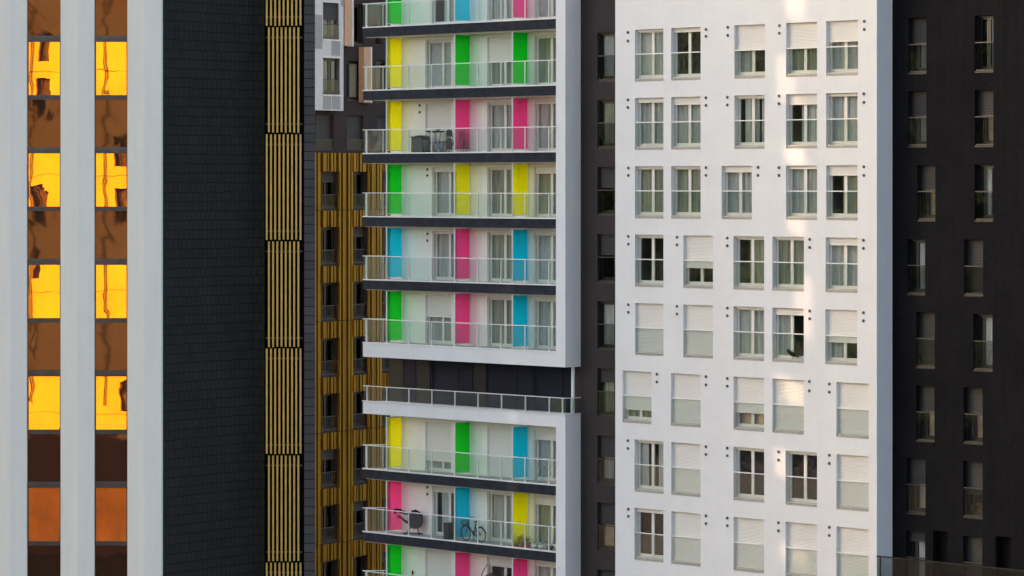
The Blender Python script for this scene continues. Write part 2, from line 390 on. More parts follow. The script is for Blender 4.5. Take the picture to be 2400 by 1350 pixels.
def vent(parent, u, z, r, rad=.062, name='vent'):
    mb = MB(); n = 14; i = 0
    pts = [(u+rad*math.cos(2*math.pi*k/n), z+rad*math.sin(2*math.pi*k/n)) for k in range(n)]
    pin = [(u+rad*.78*math.cos(2*math.pi*k/n), z+rad*.78*math.sin(2*math.pi*k/n)) for k in range(n)]
    for k in range(n):
        a, b = pts[k], pts[(k+1) % n]; c, d = pin[k], pin[(k+1) % n]
        mb.quad((a[0], r, a[1]), (b[0], r, b[1]), (b[0], r-.03, b[1]), (a[0], r-.03, a[1]))
        mb.quad((a[0], r-.03, a[1]), (b[0], r-.03, b[1]), (d[0], r-.03, d[1]), (c[0], r-.03, c[1]))
        mb.quad((c[0], r-.03, c[1]), (d[0], r-.03, d[1]), (d[0], r-.004, d[1]), (c[0], r-.004, c[1]))
    mb.quad(*[(p[0], r-.004, p[1]) for p in pin])
    for k in (-1, 0, 1):
        hw = rad*.7*math.sqrt(1-(k*.45)**2); mb.box(u-hw, u+hw, r-.022, r-.008, z+k*rad*.42-.006, z+k*rad*.42+.006)
    return mb.build(name, M['vent'], parent)

# ================================================================== SETTING
g = MB(); g.quad((-1500, -1500, 0), (1500, -1500, 0), (1500, 1500, 0), (-1500, 1500, 0))
tag(g.build('ground', M['asphalt']), kind='structure')

FA = Frame(1487, 163.1, 7900, -9000)                # main white/dark complex, wall line recedes to the left
PIT = 2.9
# ------------------------------------------------------------------ white tower with square windows
tw = FA.root('white_apartment_tower')
tag(tw, 'white rendered apartment tower with scattered square windows and roller shutters', 'building')
Z1 = FA.Z(1487, 70); HW = FA.Z(1487, 70)-FA.Z(1487, 192)
cols_ = [
 [(1488,1555),(1573,1642),(1721,1793),(1842,1915),(1936,2011)],
 [(1488,1555),(1573,1642),(1721,1792),(1842,1915),(1936,2010)],
 [(1488,1555),(1573,1642),(1691,1762),(1842,1915),(1936,2010)],
 [(1488,1555),(1601,1671),(1719,1791),(1810,1884),(1935,2010)],
 [(1488,1555),(1601,1671),(1719,1791),(1810,1884),(1934,2009)],
 [(1459,1527),(1572,1642),(1719,1791),(1810,1884),(1960,2036)],
 [(1487,1555),(1573,1642),(1719,1791),(1841,1915),(1960,2036)],
 [(1487,1555),(1573,1642),(1719,1791),(1841,1915),(1960,2036)],
 [(1487,1555),(1573,1642),(1719,1791),(1841,1915),(1960,2036)]]
shut_ = [[.05,.09,.50,.50,.41],[.10,.16,.05,.21,.06],[.05,.05,.13,.07,.20],[.05,.66,.04,.05,.15],[1,1,.05,.14,.64],
         [.80,1,.72,1,1],[.05,1,.05,.05,1],[.08,1,1,1,1],[1,1,1,1,1]]
cur_ = [['c','','cl','g','c'],['c','c','cm','cr','c'],['g','g','c','c','gr'],['','','gr','g','c'],['','','c','cl','cl'],
        ['g','','b','',''],['cs','','','',''],['','','','','']+[''],['','','','','']]
ops = []; specs = []
for k, row in enumerate(cols_):
    for j, (a, b) in enumerate(row):
        u0, u1 = FA.U(a), FA.U(b); zt = Z1-PIT*k; ops.append((u0, u1, zt-HW, zt)); specs.append((u0, u1, zt-HW, zt, shut_[k][j], cur_[k][j], k*7+j))
UL, UR = FA.U(1442), FA.U(2055)
mb = MB(); wall_mesh(mb, UL, UR, 0, 48, ops, 0, .34); body(mb, UL, UR, 0, 14, 0, 48)
mb.build('wall', M['white'], tw)
for (u0, u1, a, b, s, c, sd) in specs: window(tw, u0, u1, a, b, 0, .22, s, c, seed=sd)
vents = [[(1472,76,96),(1655,69,85),(1706,64,83),(1827,60,78),(2026,50,69)],
 [(1472,234,252),(1655,229,247),(1705,228,246),(1826,225,243),(2025,220,240)],
 [(1473,394,411),(1655,393,411),(1777,392,411),(1826,393,411),(2025,391,411)],
 [(1473,554,572),(1587,556,574),(1705,558,576),(1898,561,580),(2024,563,582)],
 [(1473,714,732),(1587,718,736),(1705,722,740),(1898,729,747),(2024,733,752)],
 [(1540,877,895),(1655,883,902),(1705,887,905),(1897,894,916),(1944,900,919)],
 [(1472,1033,1051),(1655,1047,1065),(1705,1050,1068),(1825,1059,1078),(1944,1067,1086)],
 [(1473,1193,1210),(1655,1209,1227),(1705,1214,1232),(1825,1225,1244),(1944,1236,1255)]]
for row in vents:
    for x, y1, y2 in row:
        for y in (y1, y2): vent(tw, FA.U(x), FA.Z(x, y), 0)
# ------------------------------------------------------------------ dark wall strip between the two white towers
P1 = .9
ds = FA.root('dark_apartment_block'); tag(ds, 'narrow charcoal block recessed between the white tower and the balcony tower', 'building')
ze = [77.5, 233.8, 391, 548.5, 706, 862.5, 1020, 1176.5, 1332.5]
ops = []; U0 = FA.U(1400, P1); z0t = FA.Z(1400, 77.5, P1)
for k in range(9):
    zt = z0t-PIT*k; ops.append((U0, U0+1.75, zt-2.12, zt))
mb = MB(); wall_mesh(mb, FA.U(1345, P1), FA.U(1470, P1), 0, 48, ops, P1, .36); body(mb, FA.U(1345, P1), FA.U(1470, P1), P1, 14, 0, 48)
mb.build('wall', M['dark'], ds)
ec = ['c', 'g', '', '', 'c', 'g', 'c', 'b', '']; es = [.03, .03, .45, .45, .03, .3, .47, .47, .5]
for k, o in enumerate(ops):
    w_ = window(ds, *o, P1, .24, es[k], ec[k], dark=True, sillh=.13, seed=60+k)
# ------------------------------------------------------------------ dark wing on the right
dw = FA.root('dark_apartment_wing'); tag(dw, 'charcoal rendered apartment wing right of the white tower with narrow windows', 'building')
G = [(2129,2171,43,.48,'c'),(2128,2171,214,.48,'c'),(2150,2192,387,.48,'b'),(2126,2168,560,.03,'wr'),(2147,2191,731,1,''),
     (2147,2190,903,.48,'b'),(2124,2169,1073,.48,'b'),(2123,2168,1243,.2,'wr'),
     (2284,2328,37,.03,'cr'),(2284,2328,211,.48,'b'),(2284,2328,386,.03,'wm'),(2259,2304,561,1,''),(2281,2326,736,.03,'wr'),
     (2258,2303,907,.48,'b'),(2257,2303,1080,.62,''),(2257,2302,1255,1,'')]
ops = []
for a, b, y, s, c in G:
    zt = FA.Z(a, y, P1); ops.append((FA.U(a, P1), FA.U(b, P1), zt-2.23, zt))
dops = []
for a, b, y in ((2186, 2222, 1243), (2333, 2369, 1256)):
    zt = FA.Z(a, y, P1); dops.append((FA.U(a, P1), FA.U(b, P1), zt-2.5, zt))
# the same windows go on further down and to the right, out of the picture
for j in (1, 2): 
    for a in (2123, 2257):
        zt = FA.Z(a, 1243, P1)-PIT*j; ops.append((FA.U(a, P1), FA.U(a+45, P1), zt-2.23, zt)); G.append((0, 0, 0, 1, ''))
mb = MB(); wall_mesh(mb, FA.U(2040, P1), FA.U(2700, P1), 0, 48, ops+dops, P1, .40); body(mb, FA.U(2040, P1), FA.U(2700, P1), P1, 14, 0, 48)
mb.build('wall', M['dark2'], dw)
for k, o in enumerate(ops):
    s, c = G[k][3], G[k][4]
    window(dw, *o, P1, .30, s, c, dark=True, sillh=.13, seed=80+k, leaf=.5 if k == 8 else .28, clear=k == 14)
for o in dops:
    mb = MB(); mb.box(o[0]+.03, o[1]-.03, P1+.30, P1+.35, o[2], o[3]-.03)
    mb.box(o[0], o[0]+.05, P1+.1, P1+.3, o[2], o[3]-.02)
    d = mb.build('door', M['lback'], dw)
    k = MB(); k.ball((o[1]-.12, P1+.27, o[2]+1.05), .035, .035, .035); k.build('handle', M['steel'], d)
# ------------------------------------------------------------------ balcony tower
bt = FA.root('balcony_apartment_tower'); tag(bt, 'white apartment tower with stacked balconies and green, yellow, pink and blue glass screens', 'building')
RB = 1.05
sc = 9000/FA.Z(1303, -8567, 0) if False else None
zf0 = FA.Z(1303, 41.7)                                  # rail base of the topmost balcony
ZF = [zf0-PIT*k for k in range(10)]
UP0, UP1 = FA.U(1303), FA.U(1325); UBL = FA.U(915, RB); UFL = FA.U(850.5)
zgt, zgb = FA.Z(1324, 861), FA.Z(1324, 972)              # void storey
# white frame: pillar above and below the void, bands
mb = MB()
mb.box(UP0, UP1, 0, 2.2, zgt, 48)
band_u = FA.Z(1303, 826)
mb.prism([(UFL, 0), (UP0, 0), (UP0, RB+.1), (UBL, RB+.1)], zgt, band_u)
mb.box(UP0, UP1, 0, 2.2, 0, zgb)
band_l = FA.Z(1303, 1001)
mb.prism([(UFL, 0), (UP0, 0), (UP0, RB+.1), (UBL, RB+.1)], band_l, zgb)
mb.build('white_frame', M['white'], bt)
# back wall with door openings
A1, A2, Bd, Cd = (997, 1057), (1013.5, 1072), (1142, 1203), (1251, 1312)
rows = [  # base index, A opening, A shut, A cur, B shut, B cur, C shut, C cur, colours
 (0, (1009, 1068), .05, 'wr', .05, 'c', .05, 'w', 'green blue pink'),
 (1, A1, .03, 'w', .50, 'g', .04, 'g', 'yellow green green'),
 (2, A1, 1, '', .04, 'c', .06, 'c', 'yellow pink pink'),
 (3, A2, .10, 'c', .05, 'g', .14, 'g', 'green yellow yellow'),
 (4, A2, .06, 'c', .05, 'g', .05, 'w', 'blue pink blue'),
 (5, A1, .46, 'c', .05, 'g', .06, 'c', 'green pink blue'),
 (7, A1, .80, 'c', 1, '', .20, 'c', 'yellow green blue'),
 (8, A2, .12, 'wm', .05, 'c', .18, 'g', 'pink blue yellow'),
 (9, A1, 1, '', .20, '', .10, 'c', 'green pink pink')]
dh = FA.Z(997, 94, RB)-ZF[1]
ops = []; dsp = []
for (k, A, sa, ca, sb, cb, s_c, cc, cl) in rows:
    for (a, b), s, c in ((A, sa, ca), (Bd, sb, cb), (Cd, s_c, cc)):
        o = (FA.U(a, RB), FA.U(b, RB), ZF[k]+.03, ZF[k]+dh); ops.append(o); dsp.append((o, s, c, len(dsp)+100))
# upper and lower parts of the back wall, the void storey is clad in navy panels
for (za, zb_) in ((band_u-.3, 48), (0, band_l+.2)):
    sub = [o for o in ops if za <= o[2] < zb_]
    mb = MB(); wall_mesh(mb, UBL, UP1+.1, za, zb_, sub, RB, .26)
    body(mb, UBL, FA.U(1362, P1)+0.0, RB, 12, za, zb_)
    mb.quad((UP1, RB, za), (FA.U(1362, P1), RB, za), (FA.U(1362, P1), RB, zb_), (UP1, RB, zb_)) if False else None
    mb.build('wall', M['whiteb'], bt)
UVR = FA.U(1352, RB)
mb = MB(); zz0, zz1 = band_l+.2, band_u-.3
mb.box(FA.U(911, RB), UVR, RB, 12, zz0+.003, zz1-.003)
vw = mb.build('void_storey_wall', M['navy'], bt)
k = 0
for a, b in ((915, 946), (948, 975), (977, 1008), (1075, 1108), (1111, 1140), (1213, 1250)):
    p = MB(); p.box(FA.U(a, RB), FA.U(b, RB), RB-.02, RB-.004, zgb-.3, FA.Z(1100, 852, RB)); p.build('glazing_panel', M['navy'] if k % 2 else M['black'], vw); k += 1
for px in (1013, 1074, 1142, 1211, 1253, 1318):
    p = MB(); p.box(FA.U(px, RB), FA.U(px, RB)+.03, RB-.03, RB-.002, zgb-.3, zgt+.1); p.build('panel_joint', M['black'], vw)
# round column in the void
cu, cr_ = FA.U(1343, .55), .55
mb = MB(); mb.tube([(cu, cr_, zgb-.4), (cu, cr_, zgt+.003)], .075, 16); mb.build('column', M['whitemet'], bt)
for o, s, c, sd in dsp: window(bt, *o, RB, .17, s, c, guard=None, sillh=.0001, seed=sd, leaf=.58)
# balconies: slab with handrail, posts and glass
posts = [859, 905, 957, 1011, 1065, 1119, 1174, 1230, 1286]
def railing(root, z, h, us, rr, gm=None, mid=True, uend=None, ul=None):
    s = MB(); s.box(us[0]-.35 if ul is None else ul, uend, rr-.02, rr+.03, z+h-.035, z+h); s.build('handrail', M['whitemet'], root)
    for u in us:
        s = MB(); s.box(u-.018, u+.018, rr-.005, rr+.045, z+.02, z+h-.035); s.box(u-.04, u+.04, rr-.01, rr+.05, z+.0, z+.03); s.build('post', M['whitemet'], root)
    ed = [ul+.02 if ul is not None else us[0]]+us+[uend]
    for a, b in zip(ed, ed[1:]):
        if b-a < .15: continue
        s = MB(); s.box(a+.012, b-.012, rr+.008, rr+.018, z+.05, z+h-.05); s.build('glass_panel', gm or M['balg'], root)
def side_rail(root, z, h):
    a = Vector((UFL+.04, .05)); b = Vector((UBL-.02, RB-.02)); d = (b-a); L = d.length; d.normalize(); n = Vector((d.y, -d.x))
    def bar(t0, t1, w0, z0_, z1_, nm, mt):
        p = [a+d*t0+n*w0, a+d*t1+n*w0, a+d*t1-n*w0, a+d*t0-n*w0]
        s = MB(); s.prism([(q.x, q.y) for q in reversed(p)], z0_, z1_); return s.build(nm, mt, root)
    bar(0, L, .022, z+h-.035, z+h, 'handrail', M['whitemet'])
    for t in (.05, L*.72): bar(t, t+.036, .022, z+.02, z+h-.035, 'post', M['whitemet'])
    bar(.1, L*.7, .005, z+.05, z+h-.05, 'glass_panel', M['balg'])
for k, zf in enumerate(ZF):
    if k == 6: continue
    mb = MB()
    if k != 5:
        mb.prism([(UFL, .012), (UP0-.002, .012), (UP0-.002, RB-.002), (UBL+.25, RB-.002), (UBL, RB-.002)], zf-.46, zf-.012)
        b = mb.build('balcony', M['slab'], bt)
    else:
        mb.prism([(UFL+.05, .05), (UP0-.002, .05), (UP0-.002, RB-.002), (UBL, RB-.002)], zf-.012-.04, zf-.012)
        b = mb.build('balcony', M['conc'], bt)
    s = MB(); s.box(UFL-.01, UP0-.004, -.02, .05, zf-.045, zf+.012); s.build('edge_trim', M['whitemet'], b)
    s = MB(); s.prism([(UFL+.08, .06), (UP0-.01, .06), (UP0-.01, RB-.01), (UBL, RB-.01)], zf-.011, zf+.004); s.build('floor', M['conc'], b)
    s = MB(); s.prism([(UFL+.1, .1), (UP0-.01, .1), (UP0-.01, RB-.01), (UBL, RB-.01)], zf-.49, zf-.463) 
    if k != 5: s.build('soffit', M['whiteb'], b)
    railing(b, zf+.012, 1.075, [FA.U(p) for p in posts], 0.0, uend=UP0-.004, ul=UFL-.01)
    side_rail(b, zf+.012, 1.075)
# void storey balustrade
zv = zgb+.03; b = MB(); b.box(UFL-.03, UP1+.03, -.04, .10, zgb+.001, zgb+.035); b.box(UP1-.1, UP1+.03, .10, 1.4, zgb+.001, zgb+.035)
b = b.build('balustrade', M['whitemet'], bt)
railing(b, zv, .70, [FA.U(p) for p in posts+[1317]], .02, uend=UP1, ul=UFL-.01)
s = MB(); s.box(UP1-.03, UP1+.01, .05, 1.15, zv+.665, zv+.70); s.build('handrail', M['whitemet'], b)
s = MB(); s.box(UP1-.03, UP1+.01, .34, .38, zv, zv+.665); s.build('post', M['whitemet'], b)
s = MB(); s.box(UP1-.015, UP1-.005, .1, 1.1, zv+.03, zv+.65); s.build('glass_panel', M['balg'], b)
# coloured screens
for (k, A, sa, ca, sb, cb, s_c, cc, cl) in rows:
    zf = ZF[k]
    for px, cn in zip((906, 1065.5, 1201), cl.split()):
        u = FA.U(px, .12); ztop = zf+2.36
        s = MB(); s.box(u-.022, u+.022, .10, .15, zf+.005, zf+2.43)
        s.box(u-.02, u+.02, .15, RB-.01, ztop, ztop+.04)
        s.box(u-.02, u+.02, .15, RB-.01, zf+.10, zf+.13)
        s.box(u-.012, u+.022, RB-.05, RB-.008, zf+.13, ztop)
        p = s.build('screen', M['whitemet'], bt)
        s = MB(); s.quad((u+.005, .15, zf+.13), (u+.005, RB-.05, zf+.13), (u+.005, RB-.05, ztop), (u+.005, .15, ztop))
        s.build('coloured_glass', M[cn], p)
for px, y1, y2 in ((984,247,263),(1002,397,411),(1002,548,564),(1002,1142,1158),(1068,97,113),(1068,248,263),(1068,701,716),(1068,1002,1014),
                   (1216,89,107),(1216,242,259),(1216,396,413),(1216,550,567),(1216,702,720),(1216,1008,1026),(1216,1162,1178),(1216,1314,1332)):
    for y in (y1, y2): vent(bt, FA.U(px, RB), FA.Z(px, y, RB), RB, .06)

# ------------------------------------------------------------------ office building (frontal, near left)
FO = Frame(378, 110, 1, 0)
ob = FO.root('office_building'); tag(ob, 'pale grey office tower with two columns of gold and bronze mirror glass', 'building')
def uo(px): return FO.U(px)
mb = MB()
for a, m_, b in ((-95, -60, -16), (-16, 26, 63), (142, 183, 221), (298.5, 338, 378)):
    A_, M_, B_ = uo(a), uo(m_), uo(b)
    mb.prism([(A_, .0), (M_, -.13), (B_, .012), (B_, .5), (A_, .5)], 0, 46)
mb.prism([(uo(-95), .5), (uo(378)-.003, .5), (uo(378)-2.2, 16), (uo(-95), 16)], 0, 45.9)
mb.build('pier_facade', M['office'], ob)
ga = []
for j, (a, b) in enumerate(((63, 142), (221, 298.5))):
    for k in range(-1, 6):
        yt = 98+261.6*k; yb = yt+124.5
        z1_, z0_ = FO.Z(378, yt), FO.Z(378, yb)
        off = (0, 1.5)[k >= 3]
        s = MB(); u0, u1 = uo(a)+.002, uo(b)-.002; r_ = .10; f = .035
        s.box(u0, u0+f, r_, r_+.08, z0_-.12, z1_+.05); s.box(u1-f, u1, r_, r_+.08, z0_-.12, z1_+.05)
        s.box(u0+f, u1-f, r_-.02, r_+.08, z1_, z1_+.06); s.box(u0+f, u1-f, r_-.02, r_+.08, z0_-.06, z0_)
        s.box(u0+f, u1-f, r_+.0, r_+.08, z0_-.13, z0_-.06)
        wn = s.build('window', M['oframe'], ob)
        p = MB(); p.quad((u0+f, r_+.03, z0_), (u1-f, r_+.03, z0_), (u1-f, r_+.03, z1_), (u0+f, r_+.03, z1_)); p.build('pane', M['gold'], wn)
        # bronze spandrel below with its transom
        za, zb_ = FO.Z(378, yb+10), FO.Z(378, yt+261.6-15)
        s = MB(); s.quad((u0, r_+.06, zb_), (u1, r_+.06, zb_), (u1, r_+.06, za), (u0, r_+.06, za)); sp_ = s.build('spandrel_panel', M['brown'], ob)
        s = MB(); s.box(u0, u1, r_+.0, r_+.1, zb_-.12, zb_); s.box(u0, u1, r_-.025, r_+.02, zb_-.08, zb_-.045); s.build('transom', M['osill'], sp_)

# ------------------------------------------------------------------ slate tower
FT = Frame(593, 118, 6300, 9000)
FT2 = Frame(593, 118, 1, 0)
tt = FT2.root('slate_tower'); tag(tt, 'black slate tiled tower with a vertical strip of gold louvre bars', 'building')
mb = MB(); uL = FT.U(330); mb.quad((uL, 0, 0), (0, 0, 0), (0, 0, 60), (uL, 0, 60)); o = mb.build('tiled_wall', M['tile'], tt)
o.rotation_euler = (0, 0, FT.rz)
L0, L1, L2, L3 = FT2.U(620), FT2.U(623), FT2.U(708), FT2.U(713)
UE = FT2.U(738)
mb = MB()
mb.quad((0, 0, 0), (L0, 0, 0), (L0, 0, 60), (0, 0, 60))
mb.quad((UE, 0, 0), (UE+6, 14, 0), (UE+6, 14, 60), (UE, 0, 60)) if False else mb.quad((UE, 0, 0), (UE-3, 14, 0), (UE-3, 14, 60), (UE, 0, 60))
mb.quad((0, 0, 60), (UE, 0, 60), (UE-3, 14, 60), (-6, 14, 60))
mb.quad((-8, 14, 0), (-8, 14, 60), (UE-3, 14, 60), (UE-3, 14, 0))
mb.build('tiled_wall', M['tile'], tt)
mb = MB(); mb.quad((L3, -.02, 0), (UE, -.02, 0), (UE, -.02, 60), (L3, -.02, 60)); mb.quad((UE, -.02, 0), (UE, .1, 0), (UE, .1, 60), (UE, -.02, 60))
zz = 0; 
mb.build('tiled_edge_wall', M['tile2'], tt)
mb = MB(); mb.quad((L0, .25, 0), (L3, .25, 0), (L3, .25, 60), (L0, .25, 60)); mb.quad((L0, 0, 0), (L0, .25, 0), (L0, .25, 60), (L0, 0, 60)); mb.quad((L3, -.02, 0), (L3, -.02, 60), (L3, .25, 60), (L3, .25, 0))
mb.build('louvre_recess', M['lback'], tt)
for k in range(-1, 7):
    y0 = 62.5+251*k-251 if False else 62.5+251*(k-1); y1 = y0+251
    za, zb_ = FT2.Z(660, y0), FT2.Z(660, y1)
    n, st = (9, 625.3) if k % 2 == 0 else (8, 630.3)
    mb = MB()
    for j in range(n):
        u = FT2.U(st+j*9.87); jz = random.uniform(-.004, .02)
        mb.box(u-.027, u+.027, -.03, .05, zb_+.03+jz, za-.02)
    lv = mb.build('louvre_section', M['bar'], tt)
    mb = MB()
    for zz in (za-.33, zb_+.3): mb.box(L1, L2, .06, .10, zz-.025, zz+.025)
    mb.build('louvre_rail', M['oframe'], lv)

# ------------------------------------------------------------------ far building: gold cladding, dark render, grey bay
FG = Frame(740, 203, 5400, 9000)
gb = FG.root('gold_clad_apartment_building'); tag(gb, 'apartment building with gold corrugated cladding below a dark rendered top with a grey bay', 'building')
ug = lambda p, r=0: FG.U(p, r)
ZG = FG.Z(750, 358)
zt0 = FG.Z(750, 402); gp = (FG.Z(750, 402)-FG.Z(750, 1315.7))/7
gw = [(750.5, 790), (823.5, 859), (892, 926), (955, 985)]
ops = []
for k in range(9):
    for a, b in gw: ops.append((ug(a), ug(b), zt0-gp*k-1.98, zt0-gp*k))
dk = [(740.5, 781.5, 268, 352), (813, 852, 270, 352), (885, 912, 272, 352), (813, 851, 142, 236), (813, 851, 8, 104), (880, 893, 85, 107), (882, 912, 141, 215), (880, 893, 228, 240)]
for a, b, y0, y1 in dk: ops.append((ug(a), ug(b), FG.Z(a, y1), FG.Z(a, y0)))
mb = MB(); wall_mesh(mb, ug(700), ug(1000), 0, 50, ops, 0, .4); body(mb, ug(700), ug(1000), 0, 12, 0, 50)
mb.build('wall', M['gdark'], gb)
rnd = random.Random(3)
def corr(mb, u0, u1, z0, z1, r, sd):
    rn = random.Random(sd); u = u0; pts = [(u0, r)]
    while u < u1-.02:
        w1 = rn.choice((.07, .1, .16, .22, .12)); d = rn.choice((.09, .13, .17)); g2 = rn.choice((.05, .07, .1))
        a = min(u+.02, u1); b = min(a+w1, u1); c = min(b+.02, u1); e_ = min(c+g2, u1)
        pts += [(a, r-d), (b, r-d), (c, r), (e_, r)]; u = e_
    for (a, ra), (b, rb) in zip(pts, pts[1:]): mb.quad((a, ra, z0), (b, rb, z0), (b, rb, z1), (a, ra, z1))
mb = MB()
edges = [(740, 750.5), (790, 823.5), (859, 892), (926, 955), (985, 1000)]
for i, (a, b) in enumerate(edges):
    if i == 0: a = 715
    for j in range(6):
        zA = ZG if j == 0 else zt0-gp*(2*j-1)+.62-.0; zB = zt0-gp*(2*j+1)+.66
        if j == 0: zB = zt0-1.98-.05
        else: zA = zt0-gp*(2*j-2)-1.98-.09; zB = zt0-gp*(2*j)-1.98-.05
        if zA < 0: break
        corr(mb, ug(a), ug(b), max(0, zB), zA, -.03, i*5)
for k in range(9):
    for i, (a, b) in enumerate(gw):
        zb_ = zt0-gp*k; zhi = ZG if k == 0 else zt0-gp*(k-1)-1.98-.09
        corr(mb, ug(a)-.05, ug(b)+.08, zb_, zhi, -.06, 40+i)
mb.build('corrugated_cladding', M['goldcl'], gb)
cc = ['g', '', '', '', 'c', '', 'c']
for i, o in enumerate(ops):
    if i < 36: window(gb, *o, 0, .26, 0.0 if i % 5 else .3, '', dark=True, guard=.38, sillh=.10, seed=i)
    elif i in (36, 37, 38): window(gb, *o, 0, .26, .97, '', dark=True, guard=.30, sillh=.08, seed=i)
    else: window(gb, *o, 0, .26, 0, 'cr' if i in (39, 41) else '', dark=True, guard=None, sillh=.08, seed=i, leaf=.35, dim=True)
# grey panelled bay
rbay = -.5
ba, bb = ug(715, rbay), ug(805, rbay); zbb = FG.Z(740, 258, rbay)
bops = [(ug(757, rbay), ug(795, rbay), FG.Z(757, 91, rbay), FG.Z(757, 5, rbay)), (ug(757, rbay), ug(797, rbay), FG.Z(757, 221, rbay), FG.Z(757, 135, rbay))]
bops.append((bops[0][0], bops[0][1], bops[0][2]+2.9, bops[0][3]+2.9))
mb = MB(); wall_mesh(mb, ba, bb, zbb, 50, bops, rbay, .3)
mb.quad((bb, rbay, zbb), (bb, 0, zbb), (bb, 0, 50), (bb, rbay, 50)); mb.quad((ba, rbay, zbb), (ba, 0, zbb), (bb, 0, zbb), (bb, rbay, zbb))
bay = mb.build('grey_bay', M['gpanel'], gb)
for a, b, y0, y1 in ((737, 755, 34, 114), (777, 796.5, 94, 130), (757, 776, 225, 256), (778, 797, 225, 256), (799, 805, -30, 15)):
    p = MB(); p.box(ug(a, rbay), ug(b, rbay), rbay-.012, rbay-.002, FG.Z(a, y1, rbay), FG.Z(a, y0, rbay)); p.build('panel', M['gpanel2'], bay)
for o in bops:
    p = MB()
    p.box(o[0]-.05, o[1]+.12, rbay-.06, rbay+.02, o[2]-.08, o[2]-.003); p.box(o[0]-.04, o[1]+.04, rbay-.04, rbay+.02, o[3]+.003, o[3]+.06)
    p.build('window_trim', M['paletrim'], bay)
for i, o in enumerate(bops): window(gb, *o, rbay, .2, .48 if i == 0 else 0, 'cm', dark=True, guard=.4, sillh=.06, seed=30+i, dim=True)
for a, b, y0, y1, nm in ((808, 828, -120, 107, 'x'), (853.5, 871.5, 110, 240, 'y')):
    p = MB(); r_ = -.35; zA, zB = FG.Z(a, y1, r_), FG.Z(a, y0, r_)
    p.box(ug(a, r_), ug(b-2.5, r_), r_, -.002, zA, zB); q = p.build('tan_fin', M['tan'], gb)
    p = MB(); p.box(ug(b-2.4, r_), ug(b, r_), r_-.02, -.004, zA-.02, zB+.02); p.build('pale_edge', M['paletrim'], q)

# ------------------------------------------------------------------ terrace railing bottom right
tr = FA.root('terrace_railing'); tag(tr, 'black framed glass railing in the bottom right corner before the charcoal wing', 'railing')
zr = FA.Z(2055, 1302, -.2)
s = MB(); s.box(FA.U(2055, -.2), FA.U(2700, -.2), -.22, -.17, zr-.05, zr); s.build('handrail', M['black'], tr)
uu = FA.U(2063, -.2); j = 0
while uu < FA.U(2700, -.2):
    s = MB(); s.box(uu-.02, uu+.02, -.22, -.18, zr-1.1, zr-.05); s.build('post', M['black'], tr); uu += 4.2
s = MB(); s.box(FA.U(2056, -.2), FA.U(2700, -.2), -.205, -.195, zr-1.08, zr-.05); s.build('glass_panel', M['dkguard'], tr)
s = MB(); s.box(FA.U(2056, -.2), FA.U(2700, -.2), -.3, P1-.002, zr-1.35, zr-1.1); s.build('terrace_floor', M['slab'], tr)

# ================================================================== THINGS ON THE BALCONIES
def spot(px, r, z): return FA.W(FA.U(px, r), r, z)
# storage basket
def thing(name, px, r, z, label, cat, group=None, rz=0):
    o = empty(name, spot(px, r, z), FA.rz+rz); return tag(o, label, cat, group)
z3, z8, z9, z7 = ZF[2]+.004, ZF[8]+.004, ZF[9]+.004, ZF[7]+.004
t = thing('storage_chest', 985, .55, z3, 'black wicker storage chest on the balcony with yellow and pink screens', 'chest')
s = MB(); s.box(-.38, .38, -.22, .22, 0, .66); s.build('body', M['wicker'], t)
s = MB(); s.box(-.40, .40, -.24, .24, .665, .74); s.ball((0, 0, .74), .36, .2, .05); s.build('lid', M['blackcloth'], t)
t = thing('bistro_table', 1020, .5, z3, 'tall black folding table with a round top beside the storage chest', 'table')
s = MB(); s.tube([(0, 0, .95), (0, 0, .98)], .46, 24); s.tube([(0, 0, .90), (0, 0, .95)], [.30, .46], 24); s.build('tabletop', M['black'], t)
for x in (-.2, .2):
    s = MB(); s.tube([(x, -.15, .9), (x, -.12, .45), (x+.18, .1, 0)], .014, 6); s.build('leg', M['black'], t)
    s = MB(); s.tube([(x, .15, .9), (x*.8, .12, .45), (x-.05, -.12, 0)], .014, 6); s.build('leg', M['black'], t)
s = MB(); s.tube([(-.2, -.12, .45), (.22, -.12, .45)], .012, 6); s.build('stretcher', M['black'], t)
t = thing('pale_bowl', 1027, .42, z3+.985, 'pale grey bowl on the tall black table', 'bowl')
s = MB(); s.tube([(0, 0, 0), (0, 0, .02), (0, 0, .08)], [.06, .10, .17], 18); s.build('bowl_body', M['steel'], t)
t = thing('plastic_bin', 1032, .8, z3, 'pale blue plastic bin standing behind the tall black table', 'bin')
s = MB(); s.tube([(0, 0, 0), (0, 0, .5)], [.17, .22], 18); s.tube([(0, 0, .48), (0, 0, .52)], .235, 18); s.build('bin_body', M['bluebin'], t)
def fold_chair(px, r, lab):
    t = thing('folding_chair', px, r, z3, lab, 'chair', 'folding chairs on the balcony with the storage chest')
    s = MB()
    for x in (-.2, .2): s.tube([(x, .12, 0), (x, -.02, .6), (x, -.06, .95)], .013, 6)
    s.build('back_frame', M['black'], t)
    s = MB(); s.box(-.2, .2, -.07, -.04, .70, .97); s.ball((0, -.055, .97), .2, .018, .06); s.build('backrest', M['black'], t)
    s = MB(); s.box(-.2, .2, -.10, -.03, .12, .55); s.ball((0, -.065, .55), .2, .04, .12); s.build('seat', M['blackcloth'], t)
    for x in (-.2, .2):
        s = MB(); s.tube([(x, -.12, 0), (x, .02, .5)], .013, 6); s.build('leg', M['black'], t)
    return t
fold_chair(1055, .5, 'black folding chair folded left of the pink screen')
fold_chair(1083, .72, 'black folding chair seen through the pink screen')
t = thing('planter', 1000, .5, z3, 'dark planter with a yellow flower between chest and table', 'planter')
s = MB(); s.tube([(0, 0, 0), (0, 0, .55)], [.13, .18], 16); s.build('pot', M['wicker'], t)
